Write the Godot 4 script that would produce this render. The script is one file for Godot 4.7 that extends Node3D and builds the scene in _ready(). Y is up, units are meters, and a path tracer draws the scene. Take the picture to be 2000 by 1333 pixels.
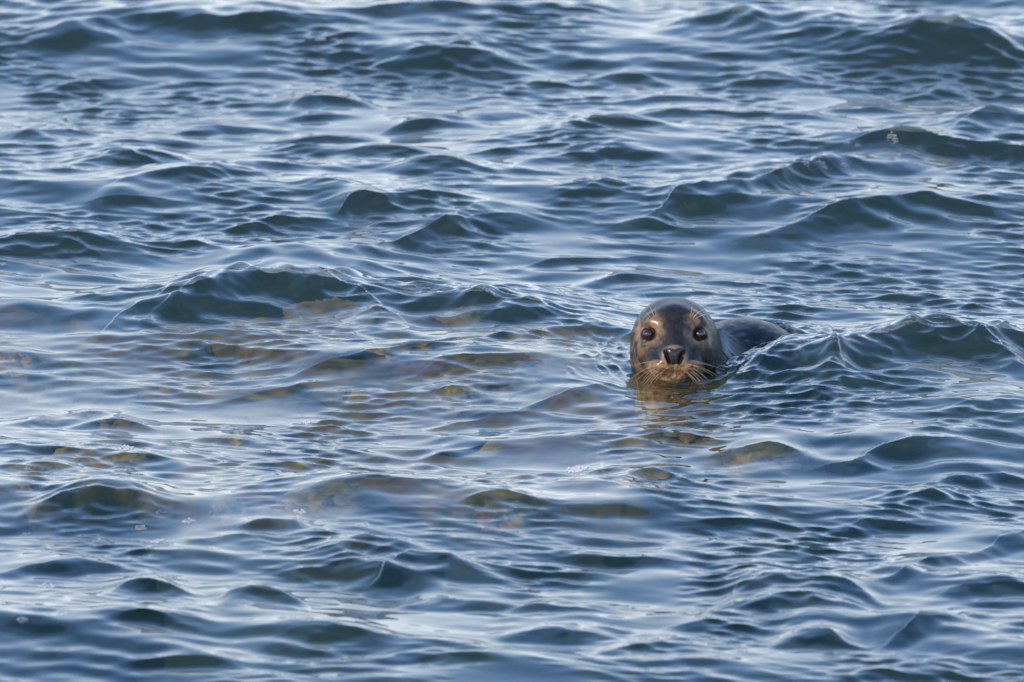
extends Node3D
# A young grey seal lifting its head out of a choppy coastal sea, seen through a long lens from a low cliff.

const HEAD := Vector3(0.358, 0.077, 0.281)      # middle of the seal's head
const UP := Vector3(0, 0.9744, -0.2250)         # the head is tipped up a little, towards the cliff
const FRONT := Vector3(0, 0.2250, 0.9744)

var noise_a := FastNoiseLite.new()
var noise_b := FastNoiseLite.new()
var noise_c := FastNoiseLite.new()

# ---------------------------------------------------------------- helpers
func obj(called: String, mesh: Mesh, material: Material, parent: Node = self) -> MeshInstance3D:
	var o := MeshInstance3D.new()
	o.name = called
	o.mesh = mesh
	if material:
		o.material_override = material
	parent.add_child(o, true)
	return o

func tag(o: Node, label: String, category := "", group := "", kind := "") -> void:
	if label != "":
		o.set_meta("label", label)
	if category != "":
		o.set_meta("category", category)
	if group != "":
		o.set_meta("group", group)
	if kind != "":
		o.set_meta("kind", kind)

func base(called: String, at: Vector3) -> Node3D:
	var o := Node3D.new()
	o.name = called
	o.position = at
	add_child(o, true)
	return o

func noise(s: int, f: float, octaves: int) -> FastNoiseLite:
	var n := FastNoiseLite.new()
	n.seed = s
	n.frequency = f
	n.noise_type = FastNoiseLite.TYPE_SIMPLEX_SMOOTH
	n.fractal_octaves = octaves
	n.fractal_type = FastNoiseLite.FRACTAL_FBM if octaves > 1 else FastNoiseLite.FRACTAL_NONE
	return n

func array_mesh(v: PackedVector3Array, nrm: PackedVector3Array, idx: PackedInt32Array, col := PackedColorArray()) -> ArrayMesh:
	var a := []
	a.resize(Mesh.ARRAY_MAX)
	a[Mesh.ARRAY_VERTEX] = v
	a[Mesh.ARRAY_NORMAL] = nrm
	a[Mesh.ARRAY_INDEX] = idx
	if col.size():
		a[Mesh.ARRAY_COLOR] = col
	var m := ArrayMesh.new()
	m.add_surface_from_arrays(Mesh.PRIMITIVE_TRIANGLES, a)
	return m

# ---------------------------------------------------------------- the sea: a sum of wave trains, then single waves
var gx := PackedFloat32Array()
var gz := PackedFloat32Array()
var wave_h: Array = []          # one PackedFloat32Array per row
var fine_h: Array = []          # the ripples, kept apart from the waves that they ride on
var sea_points := PackedVector3Array()
var trains: Array = []          # [band, amp, kz, phase, cos table, sin table, cut table along z]
const X0 := -1.42
const X1 := 1.42
const Z0 := -4.4
const Z1 := 3.6
const DX := 0.004
const DZ := 0.0066

func axis(lo: float, hi: float, d: float) -> PackedFloat32Array:
	var out := PackedFloat32Array()
	var before: Array[float] = []
	var step := d
	var p := lo
	while p > lo - 4000.0:
		step *= 1.22
		p -= step
		before.append(p)
	before.reverse()
	for q in before:
		out.append(q)
	var n := int(round((hi - lo) / d))
	for i in n + 1:
		out.append(lo + (hi - lo) * i / n)
	step = d
	p = hi
	while p < hi + 4000.0:
		step *= 1.22
		p += step
		out.append(p)
	return out

func spacing(g: PackedFloat32Array) -> PackedFloat32Array:
	var out := PackedFloat32Array()
	out.resize(g.size())
	for i in g.size():
		out[i] = g[min(i + 1, g.size() - 1)] - g[max(i - 1, 0)]
	return out

const BANDS := [
	# longest, shortest, how many, rms slope, main turn, spread
	[2.60, 0.95, 12, 0.065, -0.10, 0.5],
	[0.95, 0.36, 20, 0.062, -0.22, 0.40],
	[0.36, 0.14, 28, 0.056, -0.20, 0.45],
	[0.14, 0.060, 32, 0.090, -0.22, 0.38],
	[0.075, 0.020, 40, 0.165, -0.24, 0.36],
]

func make_trains() -> void:
	var rng := RandomNumberGenerator.new()
	rng.seed = 77
	var sx := spacing(gx)
	var sz := spacing(gz)
	for b in BANDS.size():
		var band: Array = BANDS[b]
		var n: int = band[2]
		for k in n:
			var lam: float = band[0] * pow(band[1] / band[0], (k + rng.randf()) / n)
			var kk := TAU / lam
			var turn: float = band[4] + band[5] * 0.62 * rng.randfn() + (0.32 if b < 3 else 0.16) * (1.0 if rng.randf() < 0.4 else -1.0)
			var kx := kk * sin(turn)
			var kz := kk * cos(turn)
			var amp: float = band[3] * sqrt(2.0 / n) / kk
			var ct := PackedFloat32Array()
			var st := PackedFloat32Array()
			ct.resize(gx.size())
			st.resize(gx.size())
			for i in gx.size():
				var cut := clampf(1.6 - 4.0 * sx[i] * 0.5 / lam, 0.0, 1.0)
				ct[i] = cos(kx * gx[i]) * cut
				st[i] = sin(kx * gx[i]) * cut
			var zt := PackedFloat32Array()
			zt.resize(gz.size())
			for j in gz.size():
				zt[j] = clampf(1.6 - 4.0 * sz[j] * 0.5 / lam, 0.0, 1.0)
			trains.append([b, amp, kz, rng.randf() * TAU, ct, st, zt])

func wave_row(j: int) -> void:
	var nx := gx.size()
	var z := gz[j]
	var parts: Array = []
	for b in BANDS.size():
		var p := PackedFloat32Array()
		p.resize(nx)
		var any := false
		for t in trains:
			if t[0] != b or t[6][j] <= 0.0:
				continue
			any = true
			var ca: float = t[1] * t[6][j] * cos(t[2] * z + t[3])
			var sa: float = t[1] * t[6][j] * sin(t[2] * z + t[3])
			var ct: PackedFloat32Array = t[4]
			var st: PackedFloat32Array = t[5]
			for i in nx:
				p[i] += ca * ct[i] - sa * st[i]
		parts.append(p)
	var row := PackedFloat32Array()
	row.resize(nx)
	var fine := PackedFloat32Array()
	fine.resize(nx)
	var p0: PackedFloat32Array = parts[0]
	var p1: PackedFloat32Array = parts[1]
	var p2: PackedFloat32Array = parts[2]
	var p3: PackedFloat32Array = parts[3]
	var p4: PackedFloat32Array = parts[4]
	for i in nx:
		var x := gx[i]
		var s := (p1[i] + p2[i]) / 0.0078
		s = clampf(s, -4.0, 2.6)
		var mid := 0.0078 * (exp(0.34 * s) - 1.06) / 0.35
		var e := noise_a.get_noise_2d(x, z * 0.8)
		var f := noise_b.get_noise_2d(x, z * 0.7)
		var calm := smoothstep(0.9, 2.6, z) * 0.5 * smoothstep(0.6, -0.6, x)
		var rough := exp(-(pow((x - 0.62) / 0.26, 2.0) + pow((z - 0.30) / 0.55, 2.0))) * 0.9 + exp(-(pow((x + 0.1) / 0.6, 2.0) + pow((z - 0.1) / 0.4, 2.0))) * 0.3
		var e3 := clampf(0.7 + 1.6 * e + rough * 0.5, 0.1, 1.9) * (1.0 - calm * 0.6)
		var e4 := clampf(0.50 + 2.4 * f + 0.12 * s + rough, 0.05, 2.0) * (1.0 - calm)
		var still := 1.0 - 0.9 * exp(-(pow((x - 0.36) / 0.16, 2.0) + pow((z - 0.34) / 0.26, 2.0)))
		row[i] = (p0[i] + mid) * still
		fine[i] = (p3[i] * e3 + p4[i] * e4) * (0.4 + 0.6 * still)
	wave_h[j] = row
	fine_h[j] = fine

const SINGLE_WAVES := [
	# x, z of the crest, half length, turn, width of the face, height, how far the ends bend forward
	[-0.529, -0.405, 0.332, 0.00, 0.215, 0.0813, 0.380],
	[-0.231, -0.329, 0.377, 0.42, 0.166, 0.0599, 0.101],
	[-0.772, -0.278, 0.359, -0.96, 0.129, 0.0381, 0.025],
	[0.012, -0.197, 0.263, 0.34, 0.119, 0.0450, 0.041],
	[0.918, 0.185, 0.259, 0.00, 0.145, 0.0975, 0.253],
	[1.167, 0.154, 0.231, -0.34, 0.127, 0.0644, 0.076],
	[0.644, 0.277, 0.160, 0.22, 0.156, 0.0576, 0.203],
	[0.548, 0.074, 0.110, 0.09, 0.085, 0.0294, 0.041],
	[0.568, 0.231, 0.159, -0.93, 0.050, 0.0143, 0.020],
	[0.629, -0.064, 0.153, 0.34, 0.056, 0.0162, 0.061],
	[0.722, 0.534, 0.121, -0.42, 0.088, 0.0265, 0.076],
	[0.542, 0.444, 0.146, 0.22, 0.057, 0.0173, 0.041],
	[0.620, -1.554, 0.609, -0.73, 0.094, 0.0555, -0.030],
	[0.973, -1.937, 0.304, 0.13, 0.073, 0.0394, 0.061],
	[1.186, -1.855, 0.201, 0.42, 0.079, 0.0285, 0.000],
	[0.817, -1.293, 0.432, -0.49, 0.131, 0.0471, 0.081],
	[1.163, -2.247, 0.262, -0.49, 0.113, 0.0464, 0.091],
	[0.854, -3.081, 0.580, 0.42, 0.200, 0.0591, 0.000],
	[1.083, -2.994, 0.237, 0.13, 0.137, 0.0269, 0.030],
	[0.584, -3.306, 0.267, 0.00, 0.129, 0.0403, 0.051],
	[1.181, -3.437, 0.228, 0.42, 0.073, 0.0183, 0.025],
	[-0.956, -3.298, 0.324, -0.42, 0.130, 0.0448, 0.051],
	[-0.634, -3.328, 0.304, -0.22, 0.118, 0.0406, 0.051],
	[-0.224, -3.446, 0.267, 0.00, 0.102, 0.0302, 0.051],
	[0.124, -3.499, 0.208, 0.00, 0.074, 0.0181, 0.025],
	[-0.445, -2.606, 0.123, -0.26, 0.070, 0.0261, 0.061],
	[-0.148, -3.007, 0.206, 0.00, 0.094, 0.0322, 0.076],
	[0.073, -2.772, 0.085, 0.00, 0.044, 0.0133, 0.020],
	[0.282, -2.810, 0.137, 0.00, 0.062, 0.0207, 0.041],
	[0.624, -2.734, 0.147, 0.18, 0.076, 0.0246, 0.051],
	[1.024, -2.621, 0.111, 0.00, 0.066, 0.0199, 0.051],
	[0.781, -2.680, 0.140, 0.22, 0.054, 0.0156, 0.030],
	[0.413, -2.548, 0.205, 0.09, 0.046, 0.0127, 0.020],
	[0.193, -2.202, 0.166, -0.42, 0.081, 0.0305, 0.101],
	[0.388, -2.373, 0.147, 0.22, 0.057, 0.0173, 0.041],
	[0.605, -2.313, 0.277, 0.22, 0.054, 0.0179, 0.000],
	[0.836, -2.389, 0.127, 0.00, 0.042, 0.0137, 0.030],
	[0.301, -2.164, 0.138, 0.22, 0.054, 0.0156, 0.030],
	[-0.900, -1.876, 0.183, -0.22, 0.100, 0.0377, 0.101],
	[-1.117, -2.047, 0.196, 0.18, 0.032, 0.0114, 0.000],
	[-0.854, -2.126, 0.127, 0.09, 0.028, 0.0100, 0.000],
	[-0.714, -1.588, 0.339, -0.49, 0.094, 0.0322, 0.051],
	[-0.880, -1.357, 0.157, 0.00, 0.057, 0.0173, 0.041],
	[-1.083, -1.660, 0.170, -0.22, 0.054, 0.0156, 0.041],
	[-0.355, -1.312, 0.101, -0.42, 0.095, 0.0389, 0.076],
	[-0.541, -1.153, 0.198, -0.42, 0.058, 0.0193, 0.041],
	[-0.246, -1.062, 0.382, -0.93, 0.058, 0.0217, 0.000],
	[-0.077, -1.205, 0.201, -0.34, 0.075, 0.0248, 0.041],
	[-0.248, -1.351, 0.163, -0.42, 0.057, 0.0173, 0.030],
	[-1.030, -0.880, 0.253, -0.09, 0.125, 0.0390, 0.051],
	[-0.736, -0.911, 0.109, 0.22, 0.044, 0.0157, 0.041],
	[-0.477, -1.705, 0.194, -0.34, 0.063, 0.0182, 0.041],
	[-0.155, -1.709, 0.150, 0.09, 0.057, 0.0173, 0.041],
	[0.012, -1.954, 0.189, -0.22, 0.061, 0.0186, 0.041],
	[-1.017, -2.860, 0.149, -0.22, 0.057, 0.0173, 0.041],
	[-0.727, -2.341, 0.222, -0.13, 0.067, 0.0221, 0.051],
	[-1.074, -2.194, 0.157, -0.42, 0.050, 0.0165, 0.025],
	[-0.206, -2.341, 0.147, -0.22, 0.067, 0.0221, 0.051],
	[-0.434, -2.214, 0.155, -0.22, 0.057, 0.0173, 0.041],
	[-0.264, -1.943, 0.180, 0.22, 0.057, 0.0173, 0.041],
	[-0.049, -2.449, 0.156, -0.22, 0.054, 0.0156, 0.030],
	[-0.485, -2.460, 0.136, -0.09, 0.045, 0.0130, 0.025],
	[0.180, -1.864, 0.205, -0.22, 0.066, 0.0199, 0.041],
	[0.225, -1.488, 0.199, -0.42, 0.057, 0.0173, 0.030],
	[0.496, -1.359, 0.169, -0.22, 0.054, 0.0156, 0.030],
	[0.279, -0.707, 0.146, 0.00, 0.056, 0.0176, 0.041],
	[0.152, -0.918, 0.232, -0.42, 0.041, 0.0117, 0.020],
	[0.488, -0.699, 0.196, -0.09, 0.044, 0.0133, 0.020],
	[0.927, -0.556, 0.266, 0.42, 0.062, 0.0161, 0.041],
	[0.116, -0.461, 0.195, 0.13, 0.066, 0.0199, 0.041],
	[0.206, -0.054, 0.177, 0.13, 0.061, 0.0186, 0.041],
	[0.000, 0.036, 0.211, -0.59, 0.053, 0.0159, 0.030],
	[-0.228, 2.124, 0.175, -0.56, 0.139, 0.0523, 0.132],
	[-0.769, 2.348, 0.113, 0.00, 0.083, 0.0276, 0.076],
	[-0.537, 2.411, 0.105, -0.22, 0.081, 0.0305, 0.076],
	[-0.118, 2.382, 0.143, 0.00, 0.062, 0.0207, 0.041],
	[0.528, 2.258, 0.111, -0.18, 0.082, 0.0349, 0.091],
	[0.596, 2.422, 0.184, 0.22, 0.106, 0.0434, 0.076],
	[0.693, 2.319, 0.098, 0.09, 0.063, 0.0228, 0.051],
	[0.628, 2.717, 0.108, 0.00, 0.084, 0.0344, 0.076],
	[0.944, 1.969, 0.431, -0.97, 0.050, 0.0188, 0.000],
	[0.851, 2.668, 0.251, -0.97, 0.054, 0.0179, 0.000],
	[-0.879, 1.567, 0.162, 0.22, 0.106, 0.0364, 0.101],
	[-0.011, 1.623, 0.115, 0.00, 0.054, 0.0179, 0.061],
	[-0.507, 1.787, 0.091, 0.00, 0.057, 0.0173, 0.041],
	[0.085, 2.679, 0.164, 0.00, 0.068, 0.0195, 0.041],
	[-0.745, 2.678, 0.149, 0.00, 0.070, 0.0212, 0.041],
	[-0.372, 2.762, 0.163, 0.00, 0.063, 0.0182, 0.030],
	[0.426, 2.603, 0.134, 0.00, 0.057, 0.0173, 0.030],
	[-0.973, 2.096, 0.170, -0.22, 0.068, 0.0195, 0.041],
	[-0.619, 1.901, 0.137, 0.00, 0.059, 0.0169, 0.030],
	[-0.410, 2.153, 0.139, -0.22, 0.059, 0.0169, 0.030],
	[0.270, 2.044, 0.167, 0.00, 0.046, 0.0127, 0.020],
	[0.107, 2.447, 0.135, 0.00, 0.057, 0.0173, 0.030],
	[1.000, 2.302, 0.150, 0.00, 0.066, 0.0199, 0.041],
	[0.791, 2.998, 0.162, 0.00, 0.057, 0.0173, 0.030],
	[-0.686, 2.953, 0.163, 0.00, 0.059, 0.0169, 0.030],
	[-0.148, 2.909, 0.163, 0.00, 0.059, 0.0169, 0.030],
	[0.297, 2.822, 0.148, 0.00, 0.059, 0.0169, 0.030],
	[0.833, 1.101, 0.272, -0.42, 0.077, 0.0244, 0.051],
	[0.996, 1.276, 0.156, -0.22, 0.085, 0.0294, 0.051],
	[0.935, 1.450, 0.196, -0.34, 0.064, 0.0203, 0.041],
	[0.765, 1.695, 0.188, -0.22, 0.057, 0.0173, 0.030],
	[0.502, 1.728, 0.184, -0.09, 0.050, 0.0143, 0.025],
	[1.042, 0.744, 0.177, -0.22, 0.063, 0.0182, 0.041],
	[0.210, 1.188, 0.085, 0.00, 0.044, 0.0157, 0.041],
	[0.299, 1.273, 0.116, 0.09, 0.067, 0.0242, 0.051],
	[0.545, 1.075, 0.140, 0.00, 0.083, 0.0252, 0.051],
	[0.334, 0.953, 0.140, 0.00, 0.053, 0.0159, 0.041],
	[-1.011, 0.656, 0.179, -0.59, 0.062, 0.0207, 0.051],
	[-0.881, 0.676, 0.118, 0.00, 0.062, 0.0207, 0.071],
	[-0.340, 0.247, 0.288, -0.49, 0.044, 0.0133, 0.020],
	[-0.091, 0.287, 0.225, -0.42, 0.044, 0.0133, 0.020],
	[-0.135, 0.470, 0.134, 0.00, 0.056, 0.0176, 0.041],
	[-0.497, 0.414, 0.225, -0.42, 0.036, 0.0104, 0.020],
	[-0.045, 0.679, 0.150, -0.34, 0.048, 0.0146, 0.030],
	[0.124, 0.537, 0.189, -0.59, 0.053, 0.0159, 0.030],
	[-0.614, 0.868, 0.133, 0.34, 0.045, 0.0130, 0.030],
	[-0.089, 0.975, 0.149, -0.34, 0.044, 0.0133, 0.030],
	[-0.843, 1.120, 0.186, 0.00, 0.054, 0.0156, 0.030],
	[-0.444, 1.115, 0.155, 0.00, 0.050, 0.0143, 0.030],
	[-0.275, 1.528, 0.230, 0.00, 0.077, 0.0221, 0.051],
	[-0.484, 1.453, 0.154, 0.00, 0.054, 0.0156, 0.030],
	[-0.331, 1.294, 0.139, 0.00, 0.041, 0.0117, 0.020],
	[0.066, 1.341, 0.139, 0.00, 0.042, 0.0114, 0.020],
	[0.164, 1.675, 0.168, 0.00, 0.046, 0.0127, 0.020],
	[-1.018, 1.210, 0.139, 0.00, 0.050, 0.0143, 0.030],
]

func lower_index(g: PackedFloat32Array, v: float) -> int:
	return clampi(g.bsearch(v), 0, g.size() - 1)

func raise_single_waves() -> void:
	for w in SINGLE_WAVES:
		var L: float = w[2]
		var face: float = w[4]
		var back := face * 3.4
		var ca := cos(w[3])
		var sa := sin(w[3])
		var rx: float = L * absf(ca) + (back + absf(w[6])) * absf(sa) + 0.02
		var rz: float = L * absf(sa) + (back + absf(w[6])) * absf(ca) + 0.02
		var i0 := lower_index(gx, w[0] - rx)
		var i1 := lower_index(gx, w[0] + rx)
		for j in range(lower_index(gz, w[1] - rz), lower_index(gz, w[1] + rz)):
			var row: PackedFloat32Array = wave_h[j]
			var dz: float = gz[j] - w[1]
			for i in range(i0, i1):
				var dx: float = gx[i] - w[0]
				var v := (dx * ca + dz * sa) / L
				if absf(v) >= 1.0:
					continue
				var u: float = -dx * sa + dz * ca - w[6] * v * v
				u += minf(face, 0.07) * (0.55 * noise_c.get_noise_2d(gx[i] * 0.6, gz[j] * 0.6) + 0.10 * noise_c.get_noise_2d(gx[i] * 1.9 + 3.0, gz[j] * 1.9))
				if u >= face * 1.15 or u <= -back:
					continue
				var q := u / (face * 1.15) if u > 0.0 else u / back
				var pr := 1.0 - sqrt(q * q + 0.02) / 1.01
				pr = maxf(pr, 0.0)
				pr = pr * pr * (3.0 - 2.0 * pr) * 0.55 + pr * sqrt(pr) * 0.45 if u > 0.0 else pow(pr, 1.45)
				var a := 1.0 - v * v
				a = a * sqrt(a) * (1.0 + 0.35 * noise_c.get_noise_2d(gx[i] * 0.8 + 11.0, gz[j] * 0.8))
				row[i] += w[5] * a * pr
			wave_h[j] = row

func calm_round_the_seal() -> void:
	for j in gz.size():
		if absf(gz[j] - 0.40) > 0.7:
			continue
		var row: PackedFloat32Array = wave_h[j]
		for i in gx.size():
			if absf(gx[i] - 0.345) < 0.45:
				row[i] *= 1.0 - 0.95 * exp(-pow((gx[i] - 0.345) / 0.14, 2.0) - pow((gz[j] - 0.40) / 0.26, 2.0))
		wave_h[j] = row

func ripple_round_the_seal() -> void:
	# the water climbs a little where it meets the fur, and small rings run outward
	for j in gz.size():
		if gz[j] < -0.15 or gz[j] > 0.75:
			continue
		var row: PackedFloat32Array = fine_h[j]
		for i in gx.size():
			if gx[i] < 0.12 or gx[i] > 0.86:
				continue
			var d := seal_field(Vector3(gx[i], 0.0, gz[j]))
			if d < -0.01 or d > 0.3:
				continue
			d = maxf(d, 0.0)
			var n := noise_c.get_noise_2d(gx[i] * 1.5, gz[j] * 1.5)
			row[i] += 0.0055 * sin(d * TAU / 0.032 + 4.0 * n) * exp(-d / 0.075) * (0.6 + 1.2 * n) + 0.005 * exp(-d / 0.007)
		fine_h[j] = row

func make_sea() -> void:
	gx = axis(X0, X1, DX)
	gz = axis(Z0, Z1, DZ)
	noise_a = noise(5, 1.5, 2)
	noise_b = noise(9, 1.9, 2)
	noise_c = noise(21, 6.0, 2)
	make_trains()
	wave_h.resize(gz.size())
	fine_h.resize(gz.size())
	var job := WorkerThreadPool.add_group_task(wave_row, gz.size())
	WorkerThreadPool.wait_for_group_task_completion(job)
	raise_single_waves()
	calm_round_the_seal()
	ripple_round_the_seal()
	var nx := gx.size()
	var nz := gz.size()
	var v := PackedVector3Array()
	var nr := PackedVector3Array()
	v.resize(nx * nz)
	nr.resize(nx * nz)
	for j in nz:
		# water gathers under the crests, which sharpens them
		var r: PackedFloat32Array = wave_h[j]
		var ja: int = max(j - 1, 0)
		var jb: int = min(j + 1, nz - 1)
		var ra: PackedFloat32Array = wave_h[ja]
		var rb: PackedFloat32Array = wave_h[jb]
		var f: PackedFloat32Array = fine_h[j]
		var fa: PackedFloat32Array = fine_h[ja]
		var fb: PackedFloat32Array = fine_h[jb]
		var z := gz[j]
		var dz := 1.0 / (gz[jb] - gz[ja])
		var at := j * nx
		for i in nx:
			var l: int = i - 1 if i > 0 else 0
			var h: int = i + 1 if i < nx - 1 else i
			var dx := 1.0 / (gx[h] - gx[l])
			v[at + i] = Vector3(gx[i] + ((r[h] - r[l]) * 0.010 + (f[h] - f[l]) * 0.007) * dx, r[i] + f[i], z + ((rb[i] - ra[i]) * 0.010 + (fb[i] - fa[i]) * 0.007) * dz)
	for j in nz:
		var at := j * nx
		var up: int = at - nx if j > 0 else at
		var dn: int = at + nx if j < nz - 1 else at
		for i in nx:
			var l: int = i - 1 if i > 0 else 0
			var h: int = i + 1 if i < nx - 1 else i
			nr[at + i] = (v[dn + i] - v[up + i]).cross(v[at + h] - v[at + l]).normalized()
	sea_points = v
	var idx := PackedInt32Array()
	idx.resize((nx - 1) * (nz - 1) * 6)
	var k := 0
	for j in nz - 1:
		for i in nx - 1:
			var a := j * nx + i
			idx[k] = a
			idx[k + 1] = a + 1
			idx[k + 2] = a + nx
			idx[k + 3] = a + 1
			idx[k + 4] = a + nx + 1
			idx[k + 5] = a + nx
			k += 6
	var m := StandardMaterial3D.new()
	m.resource_name = "sea_water"
	m.albedo_color = Color(0.006, 0.022, 0.014, WATER_ALPHA).linear_to_srgb()
	m.albedo_color.a = WATER_ALPHA
	m.transparency = BaseMaterial3D.TRANSPARENCY_ALPHA
	m.roughness = 0.02
	m.metallic_specular = 0.5
	if WATER_REFRACTS:
		m.refraction_enabled = true
		m.refraction_scale = 0.033
	var o := obj("sea_water", array_mesh(v, nr, idx), m)
	tag(o, "choppy blue sea with dark green wave faces and pale sky reflections", "", "", "structure")

const WATER_ALPHA := 0.38
const WATER_REFRACTS := false

# ---------------------------------------------------------------- the sea floor and its rocks
func shoal(x: float, z: float) -> float:
	# 1 over the shallow ledge that shows through the water, 0 over the deep
	var n := noise_b.get_noise_2d(x * 0.7 + 9.0, z * 0.5)
	var m := noise_b.get_noise_2d(x * 1.3 + 2.0, z * 0.9 + 5.0)
	var band := smoothstep(-0.95, -0.55, z + 0.3 * n) * smoothstep(1.35, 0.75, z + 0.4 * n + 0.5 * maxf(x - 0.2, 0.0))
	var ledge := band * smoothstep(0.60, 0.25, x + 0.2 * n) * smoothstep(-0.75, 0.1, m + 0.15)
	var beside := exp(-pow((x + 0.02 + 0.2 * m) / 0.44, 4.0) - pow((z + 0.26) / 0.50, 4.0))
	var before := exp(-pow((x - 0.42 + 0.2 * m) / 0.28, 4.0) - pow((z - 0.50) / 0.34, 4.0))
	return maxf(ledge, maxf(beside, before))

func floor_height(x: float, z: float) -> float:
	var s := shoal(x, z)
	return lerpf(-0.55, -0.105, smoothstep(0.0, 0.8, s)) + 0.02 * noise_c.get_noise_2d(x * 0.6, z * 0.6) + 0.02 * noise_a.get_noise_2d(x + 4.0, z)

func rock_color(x: float, y: float, z: float) -> Color:
	var a := noise_c.get_noise_3d(x * 3.2, y * 3.2, z * 2.2)
	var b := noise_c.get_noise_3d(x * 1.6 + 7.0, y, z * 1.2)
	var c := Color(0.10, 0.085, 0.045).lerp(Color(0.03, 0.030, 0.020), smoothstep(-0.1, 0.45, a))
	c = c.lerp(Color(0.20, 0.155, 0.06), smoothstep(0.1, 0.5, b))
	c = c.lerp(Color(0.085, 0.055, 0.055), smoothstep(-0.1, -0.45, b))
	return c

func make_floor() -> void:
	var fx := axis(-1.7, 1.7, 0.014)
	var fz := axis(-4.2, 3.6, 0.024)
	var v := PackedVector3Array()
	var nr := PackedVector3Array()
	var cl := PackedColorArray()
	for z in fz:
		for x in fx:
			v.append(Vector3(x, floor_height(x, z), z))
			var hx := floor_height(x + 0.03, z) - floor_height(x - 0.03, z)
			var hz := floor_height(x, z + 0.03) - floor_height(x, z - 0.03)
			nr.append(Vector3(-hx, 0.06, -hz).normalized())
			var s := shoal(x, z)
			cl.append(Color(0.007, 0.024, 0.017).lerp(rock_color(x, 0.0, z) * Color(1.95, 1.80, 1.30), smoothstep(0.45, 0.95, s)))
	var idx := PackedInt32Array()
	var nx := fx.size()
	for j in fz.size() - 1:
		for i in nx - 1:
			var a := j * nx + i
			idx.append_array(PackedInt32Array([a, a + 1, a + nx, a + 1, a + nx + 1, a + nx]))
	var m := StandardMaterial3D.new()
	m.resource_name = "sea_floor"
	m.vertex_color_use_as_albedo = true
	m.roughness = 0.9
	tag(obj("sea_floor", array_mesh(v, nr, idx, cl), m), "weedy brown rock ledge and dark deep floor under the sea", "", "", "structure")

# ---------------------------------------------------------------- the seal
func ell(p: Vector3, c: Vector3, r: Vector3) -> float:
	var q := p - c
	var k0 := (q / r).length()
	var k1 := (q / (r * r)).length()
	return k0 * (k0 - 1.0) / maxf(k1, 1e-6)

func cap(p: Vector3, a: Vector3, b: Vector3, ra: float, rb: float) -> float:
	var ab := b - a
	var t := clampf((p - a).dot(ab) / ab.length_squared(), 0.0, 1.0)
	return (p - a - ab * t).length() - lerpf(ra, rb, t)

func smin(a: float, b: float, k: float) -> float:
	var h := maxf(k - absf(a - b), 0.0) / k
	return minf(a, b) - h * h * k * 0.25

func smax(a: float, b: float, k: float) -> float:
	return -smin(-a, -b, k)

func head_local(p: Vector3) -> Vector3:
	var r := p - HEAD
	return Vector3(r.x, r.dot(UP), r.dot(FRONT)) * 1000.0

func from_head(q: Vector3) -> Vector3:
	return HEAD + (Vector3.RIGHT * q.x + UP * q.y + FRONT * q.z) * 0.001

func head_field(q: Vector3) -> float:      # millimetres, in the head's own axes
	var s := Vector3(absf(q.x), q.y, q.z)
	var d := ell(q, Vector3(0, -8, -25), Vector3(94, 94, 108))
	d = smin(d, ell(q, Vector3(0, -58, -15), Vector3(88, 66, 84)), 30.0)           # jowls
	d = smin(d, cap(q, Vector3(0, 28, 52), Vector3(0, -34, 92), 36.0, 30.0), 34.0) # bridge of the snout
	d = smin(d, ell(s, Vector3(23, -66, 77), Vector3(37, 28, 38)), 20.0)           # whisker pads
	d = smin(d, ell(q, Vector3(0, -44, 100), Vector3(27, 22, 18)), 14.0)           # round the nose
	d = smin(d, ell(q, Vector3(0, -98, 62), Vector3(38, 20, 38)), 14.0)            # chin
	d = smin(d, ell(s, Vector3(44, 31, 52), Vector3(24, 16, 20)), 22.0)            # brows
	d = smin(d, ell(s, Vector3(46, -34, 46), Vector3(30, 26, 30)), 34.0)
	var ex := Vector3(57, 3, 66)
	d = smax(d, -((s - ex).length() - 15.0), 9.0)                                  # eye sockets
	d = smin(d, (s - Vector3(56, 2, 52)).length() - 18.5, 5.0)
	d = smax(d, -cap(s, Vector3(20, -36, 119), Vector3(12, -59, 117), 5.0, 3.0), 3.0)  # nostrils
	d = smax(d, -cap(q, Vector3(0, -62, 116), Vector3(0, -80, 112), 2.2, 1.5), 4.0)     # groove below the nose
	d = smax(d, -cap(s, Vector3(88, 28, -22), Vector3(92, 16, -26), 3.0, 2.5), 4.0)     # ear holes
	return d

func seal_field(p: Vector3) -> float:
	var q := head_local(p)
	var d := 1.0
	if q.length() < 190.0:
		d = head_field(q) * 0.001
	elif q.length() < 500.0:
		d = (q.length() - 120.0) * 0.001
	p -= Vector3(0, 0.009, 0.101)
	var neck := cap(p, Vector3(0.372, 0.02, 0.10), Vector3(0.43, -0.11, 0.06), 0.082, 0.128)
	var chest := cap(p, Vector3(0.366, 0.0, 0.15), Vector3(0.40, -0.17, 0.13), 0.088, 0.13)
	var body := cap(p, Vector3(0.42, -0.13, 0.05), Vector3(0.515, -0.124, -0.075), 0.138, 0.158)
	body = smin(body, cap(p, Vector3(0.515, -0.124, -0.075), Vector3(0.60, -0.27, -0.30), 0.158, 0.15), 0.05)
	body = smin(body, cap(p, Vector3(0.60, -0.27, -0.30), Vector3(0.70, -0.42, -0.62), 0.15, 0.06), 0.05)
	d = smin(d, smin(neck, chest, 0.05), 0.035)
	return smin(d, body, 0.05)

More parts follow.
